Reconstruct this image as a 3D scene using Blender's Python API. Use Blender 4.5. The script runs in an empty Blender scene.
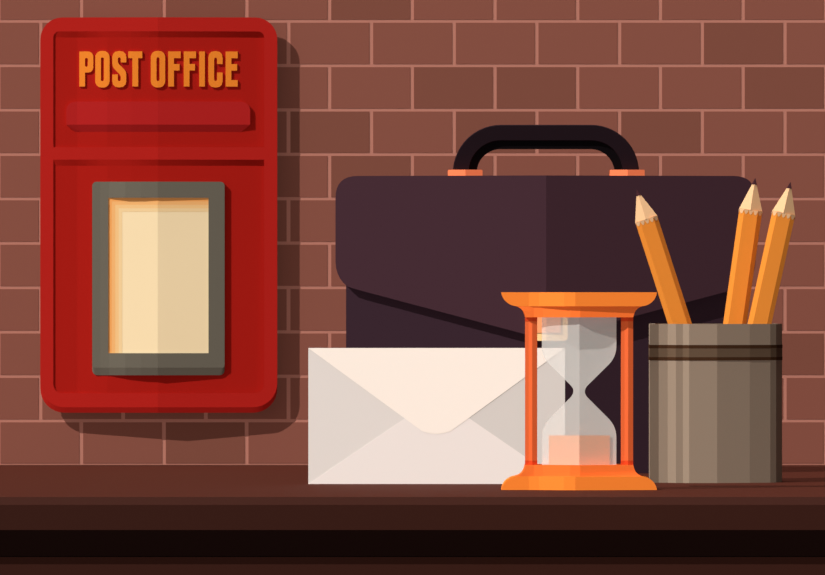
import bpy, bmesh, math, random
from mathutils import Vector
from mathutils.geometry import tessellate_polygon

# ------------------------------------------------------------------ basics
sc = bpy.context.scene
COL = sc.collection
F = 8000.0            # focal length in image widths of 825 px
CX, CY = 412.5, 287.5
D0 = 6.4              # distance at which y = 0
H = 195.5 * D0 / F    # camera height above the table top
CAMY = -D0
KS = 1.5             # sun slope

def lin(c):
    c = c / 255.0
    return c / 12.92 if c <= 0.04045 else ((c + 0.055) / 1.055) ** 2.4

MATS = {}
def mat(name, rgb, e=1.0, rough=0.85, spec=0.05, wood=0.0, coat=0.0, ior=None):
    """plain procedural paint/wood material; rgb (sRGB 0-255) as measured under irradiance e"""
    if name in MATS: return MATS[name]
    m = bpy.data.materials.new(name); m.use_nodes = True
    nt = m.node_tree; b = nt.nodes['Principled BSDF']
    c = [min(0.97, lin(v) / e) for v in rgb] + [1]
    b.inputs['Base Color'].default_value = c
    b.inputs['Roughness'].default_value = rough
    b.inputs['Specular IOR Level'].default_value = spec
    if ior: b.inputs['IOR'].default_value = ior
    if coat:
        b.inputs['Coat Weight'].default_value = coat
        b.inputs['Coat Roughness'].default_value = 0.45
    if wood:
        tc = nt.nodes.new('ShaderNodeTexCoord'); mp = nt.nodes.new('ShaderNodeMapping')
        mp.inputs['Scale'].default_value = (1.5, 30, 30)
        ns = nt.nodes.new('ShaderNodeTexNoise'); ns.inputs['Scale'].default_value = 3
        rp = nt.nodes.new('ShaderNodeMix'); rp.data_type = 'RGBA'
        rp.inputs[6].default_value = [v * (1 - wood) for v in c[:3]] + [1]
        rp.inputs[7].default_value = [min(1, v * (1 + wood)) for v in c[:3]] + [1]
        L = nt.links.new
        L(tc.outputs['Object'], mp.inputs['Vector']); L(mp.outputs[0], ns.inputs['Vector'])
        L(ns.outputs[0], rp.inputs[0]); L(rp.outputs[2], b.inputs['Base Color'])
    MATS[name] = m
    return m

def empty(name, loc):
    o = bpy.data.objects.new(name, None); COL.objects.link(o)
    o.location = loc; o.empty_display_size = 0.05
    return o

def tag(o, label=None, cat=None, group=None, kind=None):
    if label: o['label'] = label
    if cat: o['category'] = cat
    if group: o['group'] = group
    if kind: o['kind'] = kind
    return o

def link(name, bm, mats, parent=None, smooth=False):
    bmesh.ops.recalc_face_normals(bm, faces=bm.faces)
    me = bpy.data.meshes.new(name); bm.to_mesh(me); bm.free()
    o = bpy.data.objects.new(name, me); COL.objects.link(o)
    for m in (mats if isinstance(mats, (list, tuple)) else [mats]): me.materials.append(m)
    if smooth:
        for p in me.polygons: p.use_smooth = True
    if parent is not None:
        root = parent
        off = Vector((0, 0, 0))
        while root is not None:
            off += root.location; root = root.parent
        o.parent = parent
        for v in me.vertices: v.co -= off
    else:
        xs = [v.co.x for v in me.vertices]; ys = [v.co.y for v in me.vertices]; zs = [v.co.z for v in me.vertices]
        c = Vector(((min(xs) + max(xs)) / 2, (min(ys) + max(ys)) / 2, min(zs)))
        for v in me.vertices: v.co -= c
        o.location = c
    return o

def irr(t):
    a = math.radians(t); c, q = math.cos(a), math.sin(a)
    return .56 * max(0, c + KS * q) + .27 * c + .17 * max(.1, 1 + 1.4 * q)
def yaw_for(e):
    lo, hi = -75.0, 50.0
    for _ in range(30):
        m = (lo + hi) / 2
        if irr(m) < e: lo = m
        else: hi = m
    return lo

class Plane:
    """maps the measured front view (px) of a thing at distance d to metres; dep = px towards the room"""
    def __init__(s, d): s.d = d; s.s = d / F
    def __call__(s, x, y, dep=0.0):
        return Vector(((x - CX) * s.s, s.d + CAMY - dep * s.s, H - (y - CY) * s.s))

class Ridge:
    """piecewise-linear relief across x from (x_end, yaw in degrees); yaw > 0 looks left"""
    def __init__(s, x0, d0, segs, close=None):
        s.p = [(x0, d0)]
        for x1, a in segs:
            px, pd = s.p[-1]; s.p.append((x1, pd + (x1 - px) * math.tan(math.radians(a))))
        if close: s.p.append(close)
    def __call__(s, x):
        p = s.p
        if x <= p[0][0]: return p[0][1]
        for (a, b), (c, d) in zip(p, p[1:]):
            if x <= c: return b + (d - b) * (x - a) / (c - a)
        return p[-1][1]
    @property
    def xs(s): return [q[0] for q in s.p[1:-1]]

def prism_bm(P, rings, dep, xs=(), holes=(), bm=None, ysplit=()):
    """rings: [(outline, t)] back to front (same point count). holes: outlines through all (2 rings only).
    dep(x, y, t) gives the relief in px."""
    own = bmesh.new()
    layers = []
    for pts, t in rings:
        layers.append([own.verts.new((x, y, t)) for x, y in pts])
    for a, b in zip(layers, layers[1:]):
        n = len(a)
        for i in range(n):
            j = (i + 1) % n
            own.faces.new((a[i], a[j], b[j], b[i]))
    hv = []
    for h in holes:
        la = [[own.verts.new((x, y, t)) for x, y in h] for _, t in (rings[0], rings[-1])]
        for i in range(len(h)):
            j = (i + 1) % len(h)
            own.faces.new((la[0][i], la[0][j], la[1][j], la[1][i]))
        hv.append(la)
    for k, li in ((0, 0), (1, -1)):
        loops = [[Vector((v.co.x, v.co.y, 0)) for v in layers[li]]] + [[Vector((v.co.x, v.co.y, 0)) for v in la[k]] for la in hv]
        flat = list(layers[li]) + [v for la in hv for v in la[k]]
        for tri in tessellate_polygon(loops):
            try: own.faces.new([flat[i] for i in tri])
            except ValueError: pass
    for x in xs:
        bmesh.ops.bisect_plane(own, geom=own.verts[:] + own.edges[:] + own.faces[:], plane_co=(x, 0, 0), plane_no=(1, 0, 0), dist=1e-4)
    for y in ysplit:
        bmesh.ops.bisect_plane(own, geom=own.verts[:] + own.edges[:] + own.faces[:], plane_co=(0, y, 0), plane_no=(0, 1, 0), dist=1e-4)
    for v in own.verts:
        x, y, t = v.co
        v.co = P(x, y, dep(x, y, t))
    if bm is None: return own
    me = bpy.data.meshes.new('tmp'); own.to_mesh(me); own.free(); bm.from_mesh(me); bpy.data.meshes.remove(me)
    return bm

def rrect(x0, y0, x1, y1, r, n=8):
    if not isinstance(r, (list, tuple)): r = (r,) * 4          # tl, tr, br, bl
    out = []
    for (cx, cy, a0), rr in zip(((x0, y0, 180), (x1, y0, 270), (x1, y1, 0), (x0, y1, 90)), r):
        if rr <= 0: out.append((cx, cy)); continue
        ox = cx + rr if cx == x0 else cx - rr
        oy = cy + rr if cy == y0 else cy - rr
        for k in range(n + 1):
            a = math.radians(a0 + 90 * k / n)
            out.append((ox + rr * math.cos(a), oy + rr * math.sin(a)))
    return out

def bez(p0, p1, p2, n=8):
    return [((1 - t) ** 2 * p0[0] + 2 * t * (1 - t) * p1[0] + t * t * p2[0],
             (1 - t) ** 2 * p0[1] + 2 * t * (1 - t) * p1[1] + t * t * p2[1]) for t in [k / n for k in range(1, n + 1)]]

def box_bm(x0, x1, y0, y1, z0, z1, bm=None, mi=0):
    bm = bm or bmesh.new()
    v = [bm.verts.new((x, y, z)) for x in (x0, x1) for y in (y0, y1) for z in (z0, z1)]
    for f in ((0, 1, 3, 2), (4, 6, 7, 5), (0, 4, 5, 1), (2, 3, 7, 6), (0, 2, 6, 4), (1, 5, 7, 3)):
        bm.faces.new([v[i] for i in f]).material_index = mi
    return bm

# ------------------------------------------------------------------ brick wall
DW = H * F / 177.5                       # the wall meets the table at y = 465
W = Plane(DW)
WY = DW + CAMY
def brick_wall():
    random.seed(4)
    bm = bmesh.new()
    top, bot = W(0, -560).z, W(0, 920).z
    box_bm(-1.25, 1.25, WY + 0.0004, WY + 0.11, bot, top, bm, 0)
    dark = {(-1, 164), (-1, 329), (0, 702), (1, 412), (1, 495), (1, 744), (2, 288), (2, 454), (2, 619), (3, 329), (7, 744), (9, 164)}
    for row in range(-13, 20):
        y0 = 21.1 + row * 44.4; y1 = y0 + 44.4
        off = 329.3 if row % 2 else 371.2 - 82.7
        for k in range(-24, 24):
            x0 = off + k * 82.7
            a, b = W(x0 + 1.9, y1 - 1.6), W(x0 + 82.7 - 1.9, y0 + 1.6)
            if a.x < -1.25 or b.x > 1.25 or a.z < bot or b.z > top: continue
            seen = -85 < x0 < 830 and -30 < y0 < 470
            dk = any(r == row and abs(x0 - q) < 5 for r, q in dark) if seen else random.random() < 0.22
            box_bm(a.x, b.x, WY, WY + 0.004, a.z, b.z, bm, 2 if dk else 1)
    o = link('wall_back', bm, [mat('mortar', (180, 118, 101)), mat('brick_red_brown', (133, 79, 65)), mat('brick_dark_brown', (124, 74, 60))])
    tag(o, 'reddish brown brick wall with pale pink mortar joints', 'wall', kind='structure')
brick_wall()

# ------------------------------------------------------------------ table
def table():
    yf = H * F / 209.5 + CAMY            # front edge of the top
    root = empty('wooden_table', (0, 0.1, -0.75))
    tag(root, 'dark brown wooden table with an open shelf slot, against the brick wall', 'table')
    w = 0.62
    bt = WY
    tz = -0.0245
    link('tabletop', box_bm(-w, w, yf, bt, tz, 0), mat('table_brown', (87, 39, 26), 1.87, wood=0.03), root)
    bm = bmesh.new()
    prof = [(yf, 0.0), (yf - 0.0035, -0.0058), (yf - 0.0035, tz), (yf, tz)]
    for x in (-w, w):
        for q in prof: bm.verts.new((x, q[0], q[1]))
    bm.verts.ensure_lookup_table(); v = bm.verts
    for i in range(4):
        j = (i + 1) % 4; bm.faces.new((v[i], v[j], v[4 + j], v[4 + i]))
    bm.faces.new(v[0:4]); bm.faces.new(v[4:8])
    dk = mat('dark_edge_wood', (51, 24, 17), 1.0, wood=0.03)
    link('edge_moulding', bm, dk, root)
    ysh = yf + 0.0140
    sz = H - 269.5 * (ysh - CAMY) / F
    yp = ysh + 0.02
    link('lower_shelf', box_bm(-w, w, ysh, WY - 0.02, sz - 0.03, sz), dk, root)
    vdk = mat('slot_shade_wood', (31, 13, 9))  # shade inside the slot put into the back panel colour
    link('back_panel', box_bm(-w + 0.02, w - 0.02, yp, yp + 0.015, sz, tz), vdk, root)
    for s in (-1, 1):
        x0, x1 = sorted((s * (w - 0.02), s * w))
        link('side_panel', box_bm(x0, x1, ysh + 0.002, yp, sz, tz), dk, root)
        for y0 in (ysh + 0.01, WY - 0.09):
            q0, q1 = sorted((s * (w - 0.07), s * (w - 0.01)))
            link('leg', box_bm(q0, q1, y0, y0 + 0.06, -0.75, sz - 0.03), dk, root)
table()
fl = link('floor', box_bm(-1.25, 1.25, -0.9, WY + 0.11, -0.80, -0.75), mat('floor_boards', (90, 62, 50), wood=0.1))
tag(fl, 'brown floor under the wooden table', 'floor', kind='structure')

# ------------------------------------------------------------------ post box
def post_box():
    P = W
    base = P(159, 412)
    root = empty('post_box', (base.x, WY, base.z))
    tag(root, 'red metal wall post box lettered POST OFFICE with a grey framed window', 'post box')
    red = mat('post_box_red', (178, 31, 24), 1.08)
    pan = mat('panel_red', (173, 26, 17), 1.14)
    lip = red
    FR = 14.8
    fr = Ridge(41, 0, [(158.5, 3.2)], close=(277, 0))
    def door(yb, i=0):
        q = rrect(41 + i, 18 + i, 277.5 - i, yb - i, (22 - i, 22 - i, 24 - i, 24 - i))
        k = len(q)
        return q[:k // 4] + [(158.5, 18 + i)] + q[k // 4:3 * k // 4] + [(158.5, yb - i)] + q[3 * k // 4:]
    out_f, out_b = door(407), door(412.5)
    # frame with two openings
    h1 = rrect(54, 32, 264.5, 147.5, (6, 6, 0, 0), 6)
    h2 = rrect(54, 160, 264.5, 393, (0, 0, 9, 9), 6)
    bm = prism_bm(P, [(out_f, 0), (out_f, 1)], lambda x, y, t: FR + fr(x) - (1 - t) * 2.3, fr.xs, [h1, h2])
    link('door_frame', bm, red, root)
    bm = bmesh.new()
    # ring-shaped rim: front outline of the door flows back and down to the larger rear outline
    a = out_f; b = out_b; n = len(a)
    def loop(pts, dd): return [bm.verts.new(P(x, y, dd(x))) for x, y in pts]
    inner = door(407, 6.5)
    l0 = loop(a, lambda x: FR + fr(x) - 0.02)
    l1 = loop(b, lambda x: FR + fr(x) - 2.2)
    l2 = loop(b, lambda x: 12.6)
    l3 = loop(inner, lambda x: 12.6)
    l4 = loop(inner, lambda x: FR + fr(x) - 2.3)
    for p, q in ((l0, l1), (l1, l2), (l2, l3), (l3, l4), (l4, l0)):
        for i in range(n):
            j = (i + 1) % n; bm.faces.new((p[i], p[j], q[j], q[i]))
    link('rim', bm, lip, root)
    link('mounting_box', prism_bm(P, [(rrect(66, 43, 252, 386, 12), 0), (rrect(66, 43, 252, 386, 12), 1)], lambda x, y, t: t * 10), red, root)
    # recessed panels
    segs = [(78, 1), (108, 6.5), (132, 2.5), (158.5, 0.4)]
    pr = Ridge(54, FR - 0.8, segs, close=(264.5, FR - 3.2))
    for y0, y1, nm in ((32, 147.5, 'upper_panel'), (160, 393, 'lower_panel')):
        r = rrect(50, y0 - 3, 269, y1 + 3, 1, 6)
        bm = prism_bm(P, [(r, 0), (r, 1)], lambda x, y, t, y0=y0: (lambda f: pr(x) * f + (FR + fr(x) - .05) * (1 - f))(max(0, min(1, (y - y0) / 6))) if t > .5 else 9.8,
                      sorted(pr.xs + [62, 70, 88, 98, 116, 124, 141, 150] + list(range(166, 262, 7))), ysplit=[y0, y0 + 6.0])
        link(nm, bm, pan, root)
    # slot hood
    hx0, hx1 = 67, 250.5
    hood = [(hx0, 125), (hx0, 112)] + bez((hx0, 112), (hx0, 102), (hx0 + 11, 102)) + [(hx1 - 11, 102)] + bez((hx1 - 11, 102), (hx1, 102), (hx1, 112)) + [(hx1, 125)]
    bm = bmesh.new()
    hf = lambda x: pr(x) + 3.2
    xsx = sorted({hx0, 75.5, 80, 104, 130, 158.5, 242, hx1})
    low = {hx0: (76, 132.2), hx1: (241.5, 132.2)}
    prism_bm(P, [(hood, 0), (hood, 1)], lambda x, y, t: hf(x) if t > .5 else pr(x) - 1, pr.xs, bm=bm)
    pts = [hx0] + pr.xs + [hx1]
    tv = [bm.verts.new(P(x, 125, hf(x))) for x in pts]
    lx = [76] + pr.xs[0:] + [241.5]
    lx[1] = max(lx[1], 82)
    bv = [bm.verts.new(P(x, 132.2, pr(x) + 0.02)) for x in lx]
    kv = [bm.verts.new(P(x, 125, pr(x) + 0.02)) for x in pts]
    for i in range(len(pts) - 1):
        bm.faces.new((tv[i], tv[i + 1], bv[i + 1], bv[i])); bm.faces.new((kv[i], kv[i + 1], bv[i + 1], bv[i]))
    bm.faces.new((tv[0], bv[0], kv[0])); bm.faces.new((tv[-1], bv[-1], kv[-1]))
    link('slot_hood', bm, mat('hood_red', (181, 33, 31), 1.14), root)
    # lettering
    org = mat('letter_orange', (236, 130, 40), 1.05)
    def O(x0, x1): return rrect(x0, 51.5, x1, 88, 6.2, 6), [rrect((x0 + x1) / 2 - 1.5, 58, (x0 + x1) / 2 + 1.5, 81.5, 1.3, 3)]
    def Fp(x, w, m): return [(x, 52), (x + w, 52), (x + w, 58.7), (x + 5.7, 58.7), (x + 5.7, 64.5), (x + m, 64.5), (x + m, 71), (x + 5.7, 71), (x + 5.7, 87), (x, 87)], []
    G = [
        ([(80, 52)] + [(88, 52)] + bez((88, 52), (94, 52), (94, 58), 6) + [(94, 67)] + bez((94, 67), (94, 73), (88, 73), 6) + [(85.7, 73), (85.7, 87), (80, 87)], [rrect(85.7, 58.5, 88.5, 67, 1, 3)]),
        O(96, 110.3),
        ([(127, 63), (121.5, 63), (121.5, 59.5), (121, 58.3), (120, 58), (119, 58.3), (118.6, 59.5), (118.6, 62.5), (119.8, 65), (122, 67), (125, 70), (126.6, 72.5), (127, 75), (127, 82), (126.2, 85), (124, 87.2), (120, 88), (116, 87.2), (113.8, 85), (113, 82), (113, 75), (118.5, 75), (118.5, 80), (119, 81.3), (120, 81.7), (121, 81.3), (121.5, 80), (121.5, 77), (120.5, 75), (118, 72.5), (114.8, 69.2), (113.4, 66.5), (113, 64), (113, 57.5), (113.8, 54.5), (116, 52.3), (120, 51.5), (124, 52.3), (126.2, 54.5), (127, 57.5)], []),
        ([(129, 52), (143, 52), (143, 58.7), (138.9, 58.7), (138.9, 87), (133.1, 87), (133.1, 58.7), (129, 58.7)], []),
        O(151.5, 165.8),
        Fp(168.8, 12.4, 11.3), Fp(184.3, 12.2, 11.2),
        ([(199.7, 52), (205.3, 52), (205.3, 87), (199.7, 87)], []),
        ([(223, 64.5), (217.5, 64.5), (217.5, 60), (217, 58.5), (216, 58), (215, 58.5), (214.5, 60), (214.5, 79.5), (215, 81), (216, 81.5), (217, 81), (217.5, 79.5), (217.5, 73), (223, 73), (223, 81.5), (222.2, 85), (220, 87.2), (216, 88), (211.8, 87.2), (209.6, 85), (208.8, 81.5), (208.8, 58), (209.6, 54.5), (211.8, 52.3), (216, 51.5), (220, 52.3), (222.2, 54.5), (223, 58)], []),
        ([(226, 52), (238, 52), (238, 58.7), (231.7, 58.7), (231.7, 64.5), (237.4, 64.5), (237.4, 71), (231.7, 71), (231.7, 80.5), (238, 80.5), (238, 87), (226, 87)], []),
    ]
    for out, hs in G:
        link('letter', prism_bm(P, [(out, 0), (out, 1)], lambda x, y, t: pr(x) - .3 + t * 2.1, pr.xs, hs), org, root)
    # window
    wf = Ridge(93, pr(93) + 3.6, [(101, 2), (110, 6), (126, 12), (142, 5), (158.5, 2)], close=(225, pr(225) + 4))
    fo = rrect(93, 182, 225, 367.5, (4, 4, 2, 2), 4); fb = rrect(93, 182, 225, 375, (4, 4, 5, 5), 4)
    ho = rrect(109, 198, 209, 353, 0)
    gm = mat('window_frame_grey', (104, 97, 84), 1.0)
    link('window_frame', prism_bm(P, [(fo, 0), (fo, 1)], lambda x, y, t: wf(x) if t > .5 else pr(x) - 1, wf.xs, [ho]), gm, root)
    fo2 = rrect(93.3, 362, 224.7, 367.5, (0, 0, 2, 2), 4); fb2 = rrect(93, 362, 225, 375, (0, 0, 5, 5), 4)
    link('window_sill', prism_bm(P, [(fb2, 0), (fb2, 0.5), (fo2, 1)], lambda x, y, t: pr(x) - 1 if t < .3 else (wf(x) - 2.2 if t < .8 else wf(x) - 0.05), wf.xs), gm, root)
    cd = Ridge(109, wf(109) - 1.2, [(158.5, 5.2)], close=(209, wf(209) - 1.2))
    card = prism_bm(P, [(rrect(108.5, 197.5, 209.5, 353.5, 0), 0), (rrect(108.5, 197.5, 209.5, 353.5, 0), 1)],
                    lambda x, y, t: cd(x) if t > .5 else pr(x) - .5, [158.5])
    cp = link('window_card', card, mat('cream_card', (252, 225, 178), 1.07), root)
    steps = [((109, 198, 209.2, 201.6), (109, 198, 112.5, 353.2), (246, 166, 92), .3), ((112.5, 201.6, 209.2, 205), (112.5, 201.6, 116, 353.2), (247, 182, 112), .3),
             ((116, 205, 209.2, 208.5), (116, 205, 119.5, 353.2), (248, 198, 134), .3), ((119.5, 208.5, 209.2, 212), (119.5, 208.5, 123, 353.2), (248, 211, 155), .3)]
    for i, (a, b, c, h) in enumerate(steps):  # frame's inner shade along top and left, put into strip colours
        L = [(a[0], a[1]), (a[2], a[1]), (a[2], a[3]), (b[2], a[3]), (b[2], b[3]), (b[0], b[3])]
        link('card_shade_strip', prism_bm(P, [(L, 0), (L, 1)], lambda x, y, t: cd(x) + (h * .5 if t > .5 else -.2), [158.5]), mat('peach_shade_%d' % i, c, 1.09), cp)
post_box()

# ------------------------------------------------------------------ briefcase
def briefcase():
    dB = H * F / 185.5
    P = Plane(dB)
    base = P(545.5, 483)
    root = empty('briefcase', (base.x, dB + CAMY + 0.05, 0))
    tag(root, 'dark plum leather briefcase standing behind the envelope and hourglass', 'briefcase')
    rd = Ridge(335, 0, [(545.5, 10.5)], close=(756, 0))
    yb = CY + H / P.s
    body = [(346, yb - 8)] + [(346, 205)] + bez((346, 205), (346, 184), (366, 184)) + [(725, 184)] + bez((725, 184), (745, 184), (745, 205)) + [(745, yb - 8)] + bez((745, yb - 8), (745, yb), (737, yb), 4) + [(354, yb)] + bez((354, yb), (346, yb), (346, yb - 8), 4)[:-1]
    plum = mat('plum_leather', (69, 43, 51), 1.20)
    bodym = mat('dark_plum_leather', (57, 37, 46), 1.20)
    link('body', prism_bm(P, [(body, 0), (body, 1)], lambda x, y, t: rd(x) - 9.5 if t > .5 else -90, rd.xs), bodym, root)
    ed = lambda x: 339.5 - abs(x - 545.5) * 0.265
    fl = [(335.5, 198)] + bez((335.5, 198), (335.5, 176), (357.5, 176)) + [(733.5, 176)] + bez((733.5, 176), (755.5, 176), (755.5, 198)) + \
         [(755.5, 262)] + bez((755.5, 262), (755, 278), (743.5, 286.5), 5) + [(735, ed(735))] + [(545.5, ed(545.5))] + [(356, ed(356))] + [(347.5, 286.5)] + bez((347.5, 286.5), (336, 278), (335.5, 262), 5)
    # flap: front sheet plus the top it folds over
    fm = prism_bm(P, [(fl, 0), (fl, 1)], lambda x, y, t: rd(x) - (0 if t > .5 else 10), rd.xs)
    top = [(341, 200)] + [(341, 196)] + bez((341, 196), (341, 176.3), (360, 176.3)) + [(731, 176.3)] + bez((731, 176.3), (750, 176.3), (750, 196)) + [(750, 200)]
    prism_bm(P, [(top, 0), (top, 1)], lambda x, y, t: rd(x) - 6 if t > .5 else -92, rd.xs, bm=fm)
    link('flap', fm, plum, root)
    # handle: outer band and inner underside (shade put into colour), swept as one arch
    yh = 172.5
    def arch(r_out, r_in, n=14):
        A, B = (501, yh), (591.5, yh)
        o = [(A[0] - r_out * math.cos(math.pi / 2 * k / n), A[1] - r_out * math.sin(math.pi / 2 * k / n)) for k in range(n + 1)]
        o += [(B[0] + r_out * math.sin(math.pi / 2 * k / n), B[1] - r_out * math.cos(math.pi / 2 * k / n)) for k in range(n + 1)]
        i = [(B[0] + r_in * math.sin(math.pi / 2 * k / n), B[1] - r_in * math.cos(math.pi / 2 * k / n)) for k in range(n, -1, -1)]
        i += [(A[0] - r_in * math.cos(math.pi / 2 * k / n), A[1] - r_in * math.sin(math.pi / 2 * k / n)) for k in range(n, -1, -1)]
        return o + i
    h = link('handle', prism_bm(P, [(arch(47, 32.8), -42), (arch(48, 31.8), -40), (arch(48, 31.8), -16), (arch(47.2, 32.6), -14)], lambda x, y, t: t), mat('black_leather', (27, 15, 20)), root)
    link('handle_underside', prism_bm(P, [(arch(32.5, 24), -38), (arch(32.5, 24), -18)], lambda x, y, t: t), mat('underside_shade_black', (8, 4, 6)), h)
    cop = mat('copper_fitting', (255, 124, 80), 0.95)
    for x0 in (448, 610.3):
        mr = Ridge(x0, -10, [(x0 + 17.4, 22)], close=(x0 + 34.6, -10 + 17.4 * 0.404 - 4.2))
        o = rrect(x0, 169.6, x0 + 34.6, 176.2, 1, 2)
        link('handle_mount', prism_bm(P, [(o, 0), (o, 1)], lambda x, y, t: mr(x) if t > .5 else -46, mr.xs), cop, root)
    # clasp
    cr = Ridge(525, rd(525) + 2, [(545.5, 10.5)], close=(567, rd(567) + 2))
    co = rrect(525, 298, 567, 340.5, 4, 4)
    c = link('clasp', prism_bm(P, [(co, 0), (co, 1)], lambda x, y, t: cr(x) if t > .5 else rd(x) - 2, cr.xs), mat('pale_gold', (255, 205, 140)), root)
    ci = rrect(531, 304, 560, 332.5, 1, 3)
    link('clasp_button', prism_bm(P, [(ci, 0), (ci, 1)], lambda x, y, t: cr(x) + (1 if t > .5 else -1), cr.xs), mat('coral_metal', (250, 158, 105)), c)
briefcase()

# ------------------------------------------------------------------ envelope
def envelope():
    d = H * F / 196.5
    P = Plane(d)
    base = P(436.5, 484)
    root = empty('envelope', (base.x, d + CAMY, 0))
    tag(root, 'cream sealed paper envelope standing upright left of the hourglass', 'envelope')
    x0, x1, y0, y1 = 308.3, 565, 348, 484
    full = [(x0, y0), (x1, y0), (x1, y1), (x0, y1)]
    link('back_sheet', prism_bm(P, [(full, 0), (full, 1)], lambda x, y, t: -3 + t * 1.5), mat('paper_white', (238, 226, 217)), root)
    sg = mat('paper_side_shade', (225, 215, 206)); sg2 = mat('paper_side_shade_right', (214, 205, 196))  # one paper; each flap's shading is put into its tone, right side darkest
    def flat(name, pts, f, b, m): link(name, prism_bm(P, [(pts, 0), (pts, 1)], lambda x, y, t: f if t > .5 else b), m, root)
    flat('side_flap', [(x0, y0), (437, 435), (437, 445), (x0, y1)], -0.34, -1.6, sg)
    flat('side_flap', [(x1, y0), (x1, y1), (437, 445), (437, 435)], -0.32, -1.6, sg2)
    flat('bottom_flap', [(x0, y1), (404.5, 418.5), (469.5, 418.5), (x1, y1)], -0.18, -1.2, mat('paper_white', (238, 226, 217)))
    tip = [(422, 431.0)] + bez((422, 431.0), (436.6, 436.8), (451, 431.0), 10)
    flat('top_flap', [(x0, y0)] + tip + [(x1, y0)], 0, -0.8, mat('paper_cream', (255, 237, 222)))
envelope()

# ------------------------------------------------------------------ hourglass
def hourglass():
    d = H * F / 202.5
    P = Plane(d)
    C = 579.3
    base = P(C, 490)
    root = empty('hourglass', (base.x, d + CAMY + 0.02, 0))
    tag(root, 'orange framed hourglass with clear glass and orange sand at the bottom', 'hourglass')
    m1 = mat('orange_lacquer', (232, 122, 44), 0.86)
    m2 = mat('deep_orange_lacquer', (234, 108, 44), 0.86)
    BK = -50
    r1 = Ridge(501, 0, [(529, -3), (539, 9), (564, 20), (575, 9)], close=(657.6, 0))
    r2 = Ridge(523, -1, [(534, -4), (543, 8), (570, 15), (580, 6)], close=(636, -1))
    # moulded silhouettes, upright copy and mirrored copy
    def tier1(y0, y1):      # wide edge at y0, narrow at y1
        s = y1 - y0
        L = [(501.6, y0)] + bez((501.6, y0), (503, y0 + s * .62), (510.5, y0 + s * .88), 6) + bez((510.5, y0 + s * .88), (514, y0 + s), (519, y0 + s), 4)
        return L + [(2 * C - x, y) for x, y in reversed(L)]
    def tier2(y0, y1):
        s = y1 - y0
        L = [(516, y0)] + bez((516, y0), (522.5, y0 + s * .12), (524.6, y0 + s * .75), 7) + [(525.3, y1)]
        return L + [(2 * C - x, y) for x, y in reversed(L)]
    def add(name, o, r, m, bk):
        link(name, prism_bm(P, [(o, 0), (o, 1)], lambda x, y, t: r(x) if t > .5 else bk, r.xs), m, root)
    add('top_plate', tier1(292.3, 306.3), r1, m1, BK)
    add('top_collar', tier2(306.3, 317.3), r2, m2, BK + 2)
    add('base_plate', tier1(490, 476.3), r1, m1, BK)
    add('base_collar', tier2(476.3, 465), r2, m2, BK + 2)
    # posts
    pm = mat('post_orange', (224, 98, 50), 0.95, )
    dm = mat('post_end_red', (204, 66, 28), 0.95)
    for x0 in (525.3, 621.3):
        f = 2.0 if x0 > 600 else 1.0
        r = Ridge(x0, -6, [(x0 + 3.4, 0), (x0 + 7.0, 16)], close=(x0 + 12, -6 + 1.03 - 1.7))
        bx = [(x0, 317), (x0 + 12, 317), (x0 + 12, 465.3), (x0, 465.3)]
        p = link('post', prism_bm(P, [(bx, 0), (bx, 1)], lambda x, y, t: r(x) if t > .5 else -18, r.xs), pm, root)
        for ya, yb in ((317, 321.3), (460.7, 465)):  # darker red piece at each end of the post
            q = [(x0 - .1, ya), (x0 + 12.1, ya), (x0 + 12.1, yb), (x0 - .1, yb)]
            link('post_end', prism_bm(P, [(q, 0), (q, 1)], lambda x, y, t: r(x) + .3 if t > .5 else -18.3, r.xs), dm, p)
    # glass
    g = bpy.data.materials.new('clear_glass'); g.use_nodes = True
    nt = g.node_tree; nt.nodes.clear()
    out = nt.nodes.new('ShaderNodeOutputMaterial'); mx = nt.nodes.new('ShaderNodeMixShader')
    tr = nt.nodes.new('ShaderNodeBsdfTransparent'); df = nt.nodes.new('ShaderNodeBsdfPrincipled')
    df.inputs['Base Color'].default_value = (1, .95, .87, 1); df.inputs['Roughness'].default_value = .5
    df.inputs['Specular IOR Level'].default_value = .3
    tr.inputs[0].default_value = (1, 1, 1, 1)
    mx.inputs[0].default_value = GLASS_MIX
    nt.links.new(tr.outputs[0], mx.inputs[1]); nt.links.new(df.outputs[0], mx.inputs[2]); nt.links.new(mx.outputs[0], out.inputs[0])
    gl = [(542, 317.2), (542, 347)] + bez((542, 347), (542.5, 357), (549, 364), 6) + [(570, 384.5)] + bez((570, 384.5), (577.5, 391.5), (570, 398.5), 8) + \
         [(549, 419.5)] + bez((549, 419.5), (542.3, 427), (542, 437), 6) + [(542, 465.1)]
    gl = gl + [(2 * C - x, y) for x, y in reversed(gl)]
    gr = Ridge(542, -9, [(C, 17)], close=(616.6, -9))
    gb = Ridge(542, -10, [(C, -17)], close=(616.6, -10))
    o = link('glass_bulb', prism_bm(P, [(gl, 0), (gl, 1)], lambda x, y, t: gr(x) if t > .5 else gb(x), gr.xs), g, root)
    sr = Ridge(549, -8.9, [(C, 15)], close=(610, -8.9)); sb = Ridge(549, -10.1, [(C, -15)], close=(610, -10.1))
    so = [(549, 435.6), (610, 435.6), (610, 465.05), (549, 465.05)]
    link('sand', prism_bm(P, [(so, 0), (so, 1)], lambda x, y, t: sr(x) if t > .5 else sb(x), sr.xs), mat('orange_sand', (226, 134, 20), 1.0), root)
GLASS_MIX = 0.33
hourglass()

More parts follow.
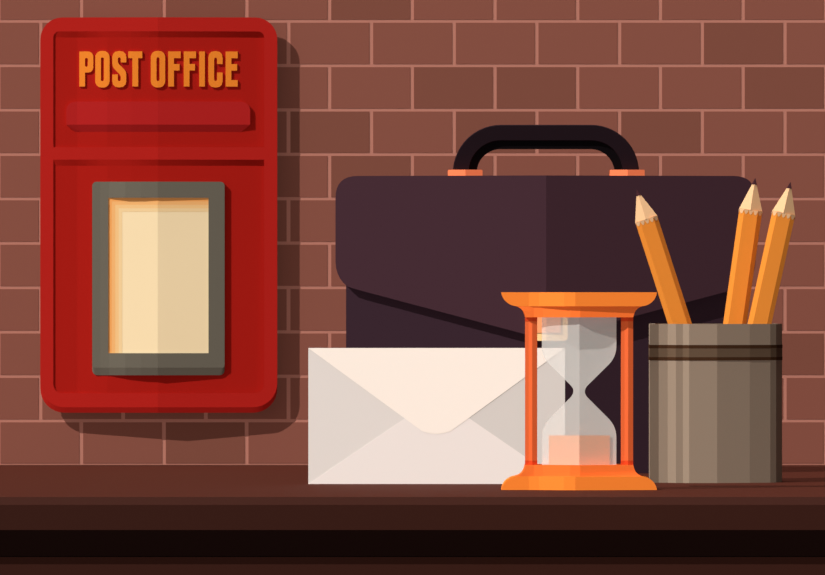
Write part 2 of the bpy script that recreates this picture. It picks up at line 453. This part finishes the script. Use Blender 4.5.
# ------------------------------------------------------------------ pencil cup and pencils
PC = Plane(D0)
def cup():
    P = PC
    base = P(716.5, 483)
    root = empty('pencil_cup', (base.x, 0.05, 0))
    tag(root, 'grey brown metal pencil cup with two dark rings below its rim', 'pencil cup')
    segs = [(x, yaw_for(lin(g) / .195)) for x, g in ((659, 88), (668, 124), (676, 148), (683, 122), (689, 148), (717, 121), (750, 100), (771, 88), (777, 62), (784.2, 34))]
    fr = Ridge(650, -6, segs)
    plan = list(fr.p)
    plan += [(784.2, -70)] + [(716.5 + 66.5 * math.cos(a), -70 - 62 * math.sin(a)) for a in [math.pi * k / 16 for k in range(1, 16)]] + [(652.2, -70)]
    cx, cd = 716.5, -66
    sc_ = lambda k: [(cx + (x - cx) * k, cd + (q - cd) * k) for x, q in plan]
    def ring(bm, pts, y): return [bm.verts.new(P(x, y, q)) for x, q in pts]
    def tube(levels, cap0, cap1, close=False):
        bm = bmesh.new()
        ls = [ring(bm, p, y) for p, y in levels]
        n = len(plan)
        pairs = list(zip(ls, ls[1:])) + ([(ls[-1], ls[0])] if close else [])
        for a, b in pairs:
            for i in range(n):
                j = (i + 1) % n; bm.faces.new((a[i], a[j], b[j], b[i]))
        if cap0: bm.faces.new(ls[0])
        if cap1: bm.faces.new(ls[-1])
        return bm
    inn = sc_(.93)
    link('cup_body', tube([(plan, 483), (plan, 324), (inn, 324), (inn, 478)], True, True), mat('cup_grey_brown', (140, 121, 103), .96), root)
    o = sc_(1.004); i = sc_(.985)
    b = link('band', tube([(i, 346), (o, 346), (o, 359.5), (i, 359.5)], False, False, True), mat('band_brown', (95, 75, 58), .98), root)
    o = sc_(1.007)
    for ya, yb in ((345, 348.2), (357.2, 360.4)):
        link('band_edge', tube([(i, ya), (o, ya), (o, yb), (i, yb)], False, False, True), mat('band_edge_brown', (62, 38, 22), .98), b)
cup()

def pencil(sh, tip, back, label, left=-4.0, right=-2.2):
    """sh: centre of the shoulder, tip: point (px); stands in the cup, leaning in the plane of the wall"""
    P = Plane(D0 + back * PC.s); dep = 0.0
    S, T = Vector(sh), Vector(tip)
    u = (S - T).normalized()                  # downwards along the pencil
    r = Vector((u.y, -u.x))                   # to the right
    if r.x < 0: r = -r
    yend = CY + (H - PC(0, 477.6).z * 1.0) / P.s
    Lb = (yend - 12 * abs(u.x) - S.y) / u.y   # length of the painted body
    e = S + u * Lb
    b3 = P(e.x, yend, dep)
    root = empty('pencil', (b3.x, b3.y, b3.z))
    tag(root, label, 'pencil', 'orange pencils standing in the metal cup')
    hw = 11.5
    sec = [(-hw, left), (-7.0, 0.0), (7.0, 0.0), (hw, right), (hw, -17.0), (7.2, -20.0), (-7.0, -20.0), (-hw, -17.0)]
    cd = -10.0
    def V(bm, l, a, q): 
        w = S + u * l + r * a
        return bm.verts.new(P(w.x, w.y, dep + q))
    def rings(bm, lv, caps=(True, True), sec=sec):
        ls = [[V(bm, l, a * k, cd + (q - cd) * k) for a, q in sec] for l, k in lv]
        n = len(sec)
        for p, q in zip(ls, ls[1:]):
            for i in range(n):
                j = (i + 1) % n; bm.faces.new((p[i], p[j], q[j], q[i]))
        if caps[0]: bm.faces.new(ls[0])
        if caps[1]: bm.faces.new(ls[-1])
        return ls
    tl = (S - T).length
    bm = bmesh.new(); rings(bm, [(-0.2, .985), (Lb, 1)])
    link('painted_body', bm, mat('pencil_orange', (215, 128, 46), 1.0), root)
    # sharpened wood: cone, then a scalloped collar reaching down over the paint
    bm = bmesh.new()
    k1 = 0.20
    ls = rings(bm, [(-tl * (1 - k1), k1), (0, 1.0)], (True, False), [(-hw, -6), (-0.8, 1.0), (hw, -6), (hw, -17), (7, -20), (-7, -20), (-hw, -17)])
    n = len(sec)
    ring_t, ring_b = [], []
    for i in range(n):
        j = (i + 1) % n
        a0, q0 = sec[i]; a1, q1 = sec[j]
        m = max(1, round(math.hypot(a1 - a0, q1 - q0) / 5.0))
        for k in range(m * 4):
            t = k / (m * 4)
            ph = (k % 4) / 4
            drop = 4.6 * math.sin(math.pi * ph) ** .8 + 0.3
            a, q = (a0 + (a1 - a0) * t) * 1.012, cd + (q0 + (q1 - q0) * t - cd) * 1.012
            ring_t.append((a, q)); ring_b.append(drop)
    tv = [V(bm, 0, a, q) for a, q in ring_t]; bv = [V(bm, dr, a, q) for (a, q), dr in zip(ring_t, ring_b)]
    for i in range(len(tv)):
        j = (i + 1) % len(tv); bm.faces.new((tv[i], tv[j], bv[j], bv[i]))
    link('sharpened_wood', bm, mat('pencil_wood', (252, 200, 148), 1.55), root)
    bm = bmesh.new(); rings(bm, [(-tl, .015), (-tl * (1 - k1) + .05, k1 * 1.06)])
    link('graphite_point', bm, mat('graphite', (58, 30, 34)), root)
pencil((646.5, 219), (637, 189.5), 87, 'orange hexagonal pencil leaning left alone at the left of the metal cup', -5.4, -5.0)
pencil((751.2, 210), (755.7, 178), 62, 'middle orange pencil of three in the cup, partly behind the rightmost one', -4, -2.8)
pencil((784.2, 213), (791.0, 182), 37, 'rightmost orange pencil leaning right in the metal cup, in front of its neighbour', -3.4, -1.9)

# ------------------------------------------------------------------ light
s = bpy.data.lights.new('sun', 'SUN'); s.energy = .55 * math.pi * math.sqrt(1 + 2 * KS * KS); s.angle = math.radians(0.3)
so = bpy.data.objects.new('sun', s); COL.objects.link(so)
so.rotation_euler = Vector((KS, 1, -KS)).to_track_quat('-Z', 'Y').to_euler()
so.location = (-1.5, -1.5, 2)
s2 = bpy.data.lights.new('camera_fill', 'POINT'); s2.energy = .295 * math.pi * 4 * math.pi * D0 ** 2; s2.shadow_soft_size = 0.01  # added fill at the camera, lifts shaded areas without visible shadows
so2 = bpy.data.objects.new('camera_fill', s2); COL.objects.link(so2); so2.location = (0, CAMY - 0.05, H)
s3 = bpy.data.lights.new('overhead_fill', 'SUN'); s3.energy = .9 * math.pi; s3.angle = math.radians(8)  # added fill from above, lightens shadows on the table top
so3 = bpy.data.objects.new('overhead_fill', s3); COL.objects.link(so3); so3.location = (0, 0, 2)
wd = bpy.data.worlds.new('world'); sc.world = wd; wd.use_nodes = True
nt = wd.node_tree; bg = nt.nodes['Background']
tc = nt.nodes.new('ShaderNodeTexCoord'); sx = nt.nodes.new('ShaderNodeSeparateXYZ')
ma = nt.nodes.new('ShaderNodeMath'); ma.operation = 'MULTIPLY_ADD'; ma.inputs[1].default_value = -0.5; ma.inputs[2].default_value = 0.5; ma.use_clamp = True
mp = nt.nodes.new('ShaderNodeMath'); mp.operation = 'POWER'; mp.inputs[1].default_value = 3
mm = nt.nodes.new('ShaderNodeMath'); mm.operation = 'MULTIPLY'; mm.inputs[1].default_value = 1.92 * .17 / .42
L = nt.links.new
L(tc.outputs['Generated'], sx.inputs[0]); L(sx.outputs[0], ma.inputs[0]); L(ma.outputs[0], mp.inputs[0]); L(mp.outputs[0], mm.inputs[0]); L(mm.outputs[0], bg.inputs['Strength'])
bg.inputs['Color'].default_value = (1, 1, 1, 1)

# ------------------------------------------------------------------ camera
cam = bpy.data.cameras.new('camera'); cam.sensor_width = 36; cam.sensor_fit = 'HORIZONTAL'; cam.lens = F / 825 * 36
cam.clip_end = 100
co = bpy.data.objects.new('camera', cam); COL.objects.link(co)
co.location = (0, CAMY, H); co.rotation_euler = (math.pi / 2, 0, 0)
sc.camera = co
sc.view_settings.view_transform = 'Standard'; sc.view_settings.look = 'None'
sc.view_settings.gamma = 1; sc.view_settings.exposure = 0; sc.view_settings.use_curve_mapping = False
sc.cycles.max_bounces = 8
sc.cycles.transparent_max_bounces = 12
